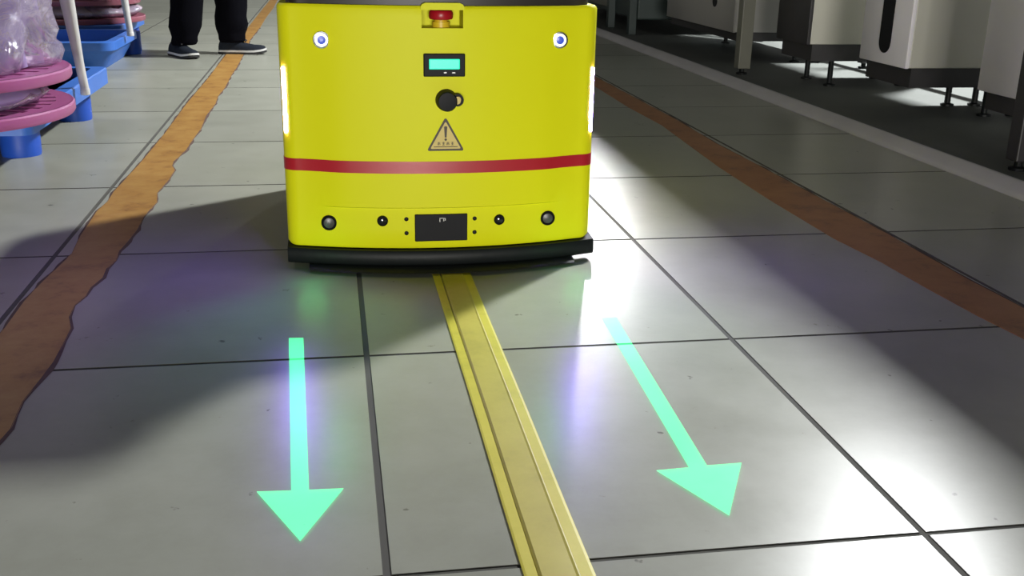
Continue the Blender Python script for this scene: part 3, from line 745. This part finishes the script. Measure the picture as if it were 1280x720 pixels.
MB().loft([ellring((0.0,0,z), rx, ry, 0, 24, .04, 2) for z, rx, ry in ((.96,.142,.195),(1.1,.135,.185),(1.25,.142,.20),(1.38,.14,.21),(1.46,.10,.15),(1.50,.07,.08))]).build('shirt', 'shirt', pe, smooth=True)
for sgn, (a, b_, c_) in ((-1, ((0.02,-.17,1.41),(0.03,-.225,1.15),(0.11,-.205,.95))), (1, ((0.02,.17,1.41),(-.02,.225,1.15),(0.07,.225,.94)))):
    MB().tube([a, b_, c_], [.078,.064,.050], 14).build('sleeve', 'shirt', pe, smooth=True)
def shoe(loc, ang, L_=0.275):
    s_ = bpy.data.objects.new('shoe', None)
    m = Matrix.Translation(loc) @ Matrix.Rotation(ang, 4, 'Z') @ Matrix.Scale(0.88, 4)
    # plan half widths and top heights along the length (heel to toe)
    st = [(-.085,.026,.050),(-.075,.036,.078),(-.045,.040,.088),(-.005,.040,.086),(.04,.043,.072),(.085,.048,.056),(.125,.047,.048),(.16,.040,.042),(.18,.026,.034),(.188,.012,.026)]
    lift = lambda x: 0.012 * max(0, (x - .10) / .09) ** 2
    up = []; so = []; wl = []
    for x, hw, ht in st:
        z0 = .022 + lift(x)
        up.append([tuple(m @ Vector((x, hw*math.cos(t)*(1 if t < PI else 1), z0 + (ht - .016)*max(0, math.sin(t))))) for t in [PI*q/10 for q in range(11)]])
        so.append([tuple(m @ Vector((x*1.03, y, z))) for y, z in ((-hw-.004, lift(x)), (hw+.004, lift(x)), (hw+.005, .013+lift(x)), (-hw-.005, .013+lift(x)))])
        wl.append([tuple(m @ Vector((x*1.03, y, z))) for y, z in ((-hw-.005, .013+lift(x)), (hw+.005, .013+lift(x)), (hw+.003, .024+lift(x)), (-hw-.003, .024+lift(x)))])
    u = MB().loft(up).build('shoe', 'shoe_upper', pe, smooth=True, angle=60)
    MB().loft(so).build('sole', 'shoe_sole', u, smooth=True)
    MB().loft(wl).build('midsole', 'shoe_white', u, smooth=True)
    for lx in (.035, .055, .075):
        MB().tube([tuple(m @ Vector((lx, -.022, .088 - (lx-.03)*.30))), tuple(m @ Vector((lx, 0, .098 - (lx-.03)*.34))), tuple(m @ Vector((lx, .022, .088 - (lx-.03)*.30)))], .004, 6).build('lace', 'shoe_white' if lx < .05 else 'shoe_sole', u)
shoe((LF[0] - .03, LF[1] + 0.02, 0), math.radians(-58))
shoe((RF[0] + 0.02, RF[1], 0), math.radians(-6))

# ------------------------------------------------------------------ machine row on the right
def cabinet(label, y0, y1, zb, front_m, side_m, slot=None, zt=0.98, x0=2.65, x1=3.22):
    t = thing('machine_cabinet', label, 'cabinet', ((x0 + x1)/2, (y0 + y1)/2, zb), 0, 'machine cabinets under the deck')
    dx, dy, h = (x1 - x0)/2, (y1 - y0)/2, zt - zb
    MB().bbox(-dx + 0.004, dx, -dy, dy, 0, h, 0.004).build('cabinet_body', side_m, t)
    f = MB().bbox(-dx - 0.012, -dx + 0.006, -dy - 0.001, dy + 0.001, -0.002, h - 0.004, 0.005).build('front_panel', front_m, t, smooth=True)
    if slot:
        ya, yb_, z0 = slot; yc = (ya + yb_)/2 - (y0 + y1)/2; r = abs(yb_ - ya)/2
        poly = [(yc + r*math.cos(a), z0 - zb + r + r*math.sin(a)) for a in [PI + PI*q/10 for q in range(11)]] + [(yc + r, 0.62), (yc - r, 0.62)]
        b = MB(); n_ = len(poly)
        b.v = [(-dx - 0.0145, p[0], p[1]) for p in poly] + [(-dx - 0.006, p[0], p[1]) for p in poly]
        b.f = [tuple(range(n_)), tuple(reversed(range(n_, 2*n_)))] + [(i, (i+1) % n_, n_ + (i+1) % n_, n_ + i) for i in range(n_)]
        b.build('handle_slot', 'black_plastic', f)
    MB().box(-dx + 0.02, dx - 0.02, -dy + 0.01, dy - 0.01, -(zb - 0.114), -0.001).build('base_plinth', 'frame_dark', t)
    for lx in ((-dx + 0.14 if front_m == 'frame_dark' else dx - 0.20), dx - 0.08):
        for ly in (-dy + 0.05, dy - 0.05):
            MB().lathe([(0.026,0.114-zb-0.114),(0.026,0.122-zb-0.114),(0.012,0.126-zb-0.114),(0.012,0.115-zb)], (lx, ly, 0), n=14).build('foot', 'black_rubber', t)
    return t
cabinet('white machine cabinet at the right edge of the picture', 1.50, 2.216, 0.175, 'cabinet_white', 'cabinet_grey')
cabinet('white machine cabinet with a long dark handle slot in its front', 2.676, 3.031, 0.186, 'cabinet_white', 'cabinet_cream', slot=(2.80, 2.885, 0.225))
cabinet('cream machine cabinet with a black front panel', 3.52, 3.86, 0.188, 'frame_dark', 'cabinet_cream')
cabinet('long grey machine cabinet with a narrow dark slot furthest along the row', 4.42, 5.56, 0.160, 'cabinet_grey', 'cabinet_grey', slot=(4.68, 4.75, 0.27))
mr_ = thing('machine_bench', 'long dark framed machine bench standing over the white cabinets', 'machine', (2.9, 2.6, 0))
def mpart(name, x0, x1, y0, y1, z0, z1, m, parent=mr_, b=0.004):
    return MB().bbox(x0 - 2.9, x1 - 2.9, y0 - 2.6, y1 - 2.6, z0, z1, b).build(name, m, parent)
def mleg(x, y, s_, top, m):
    L_ = mpart('leg', x - s_/2, x + s_/2, y - s_/2, y + s_/2, 0.028, top, m)
    MB().lathe([(0.026,0.0),(0.026,0.008),(0.012,0.012),(0.012,0.03)], (x - 2.9, y - 2.6, 0), n=16).build('foot', 'black_rubber', L_)
mpart('rail', 3.235, 3.262, 1.45, 5.7, 0.10, 0.26, 'frame_dark')
for a in ((2.535, 1.80, 0.055, 1.55, 'frame_dark'), (2.535, 3.99, 0.062, 1.55, 'frame_olive'), 
          (3.28, 1.5, 0.05, 1.03, 'frame_dark'), (3.28, 4.2, 0.05, 1.03, 'frame_dark'), (3.28, 5.6, 0.05, 1.03, 'frame_dark'), (2.535, -1.2, 0.055, 1.55, 'frame_dark'), (2.535, 8.9, 0.055, 1.55, 'frame_dark'), (2.535, 11.3, 0.055, 1.55, 'frame_dark')): mleg(*a)
mpart('shade_worktop', 2.545, 3.24, -1.4, 11.5, 1.03, 1.08, 'deck_grey')  # unseen top, added and stretched along the row to shade the floor
mpart('shade_shelf', 2.52, 2.86, -1.4, 11.5, 1.55, 1.59, 'deck_grey')  # unseen shelf added to carry the row's shade further across the aisle

# second machine further along the kerb, dark teal
m2 = thing('machine_stand', 'dark green machine stand at the far end of the kerb', 'machine', (3.0, 7.2, 0))
MB().bbox(-0.42, 0.4, -1.2, 1.6, 0.10, 0.98, 0.01).build('stand_body', 'frame_teal', m2)
for yy in (-1.15, -0.6, 0.2, 1.0):
    MB().bbox(-0.47, -0.42, yy - 0.03, yy + 0.03, 0.0, 0.98, 0.004).build('leg', 'frame_teal', m2)
MB().bbox(-0.45, -0.42, -0.55, 0.15, 0.14, 0.9, 0.004).build('side_panel', 'frame_olive', m2)
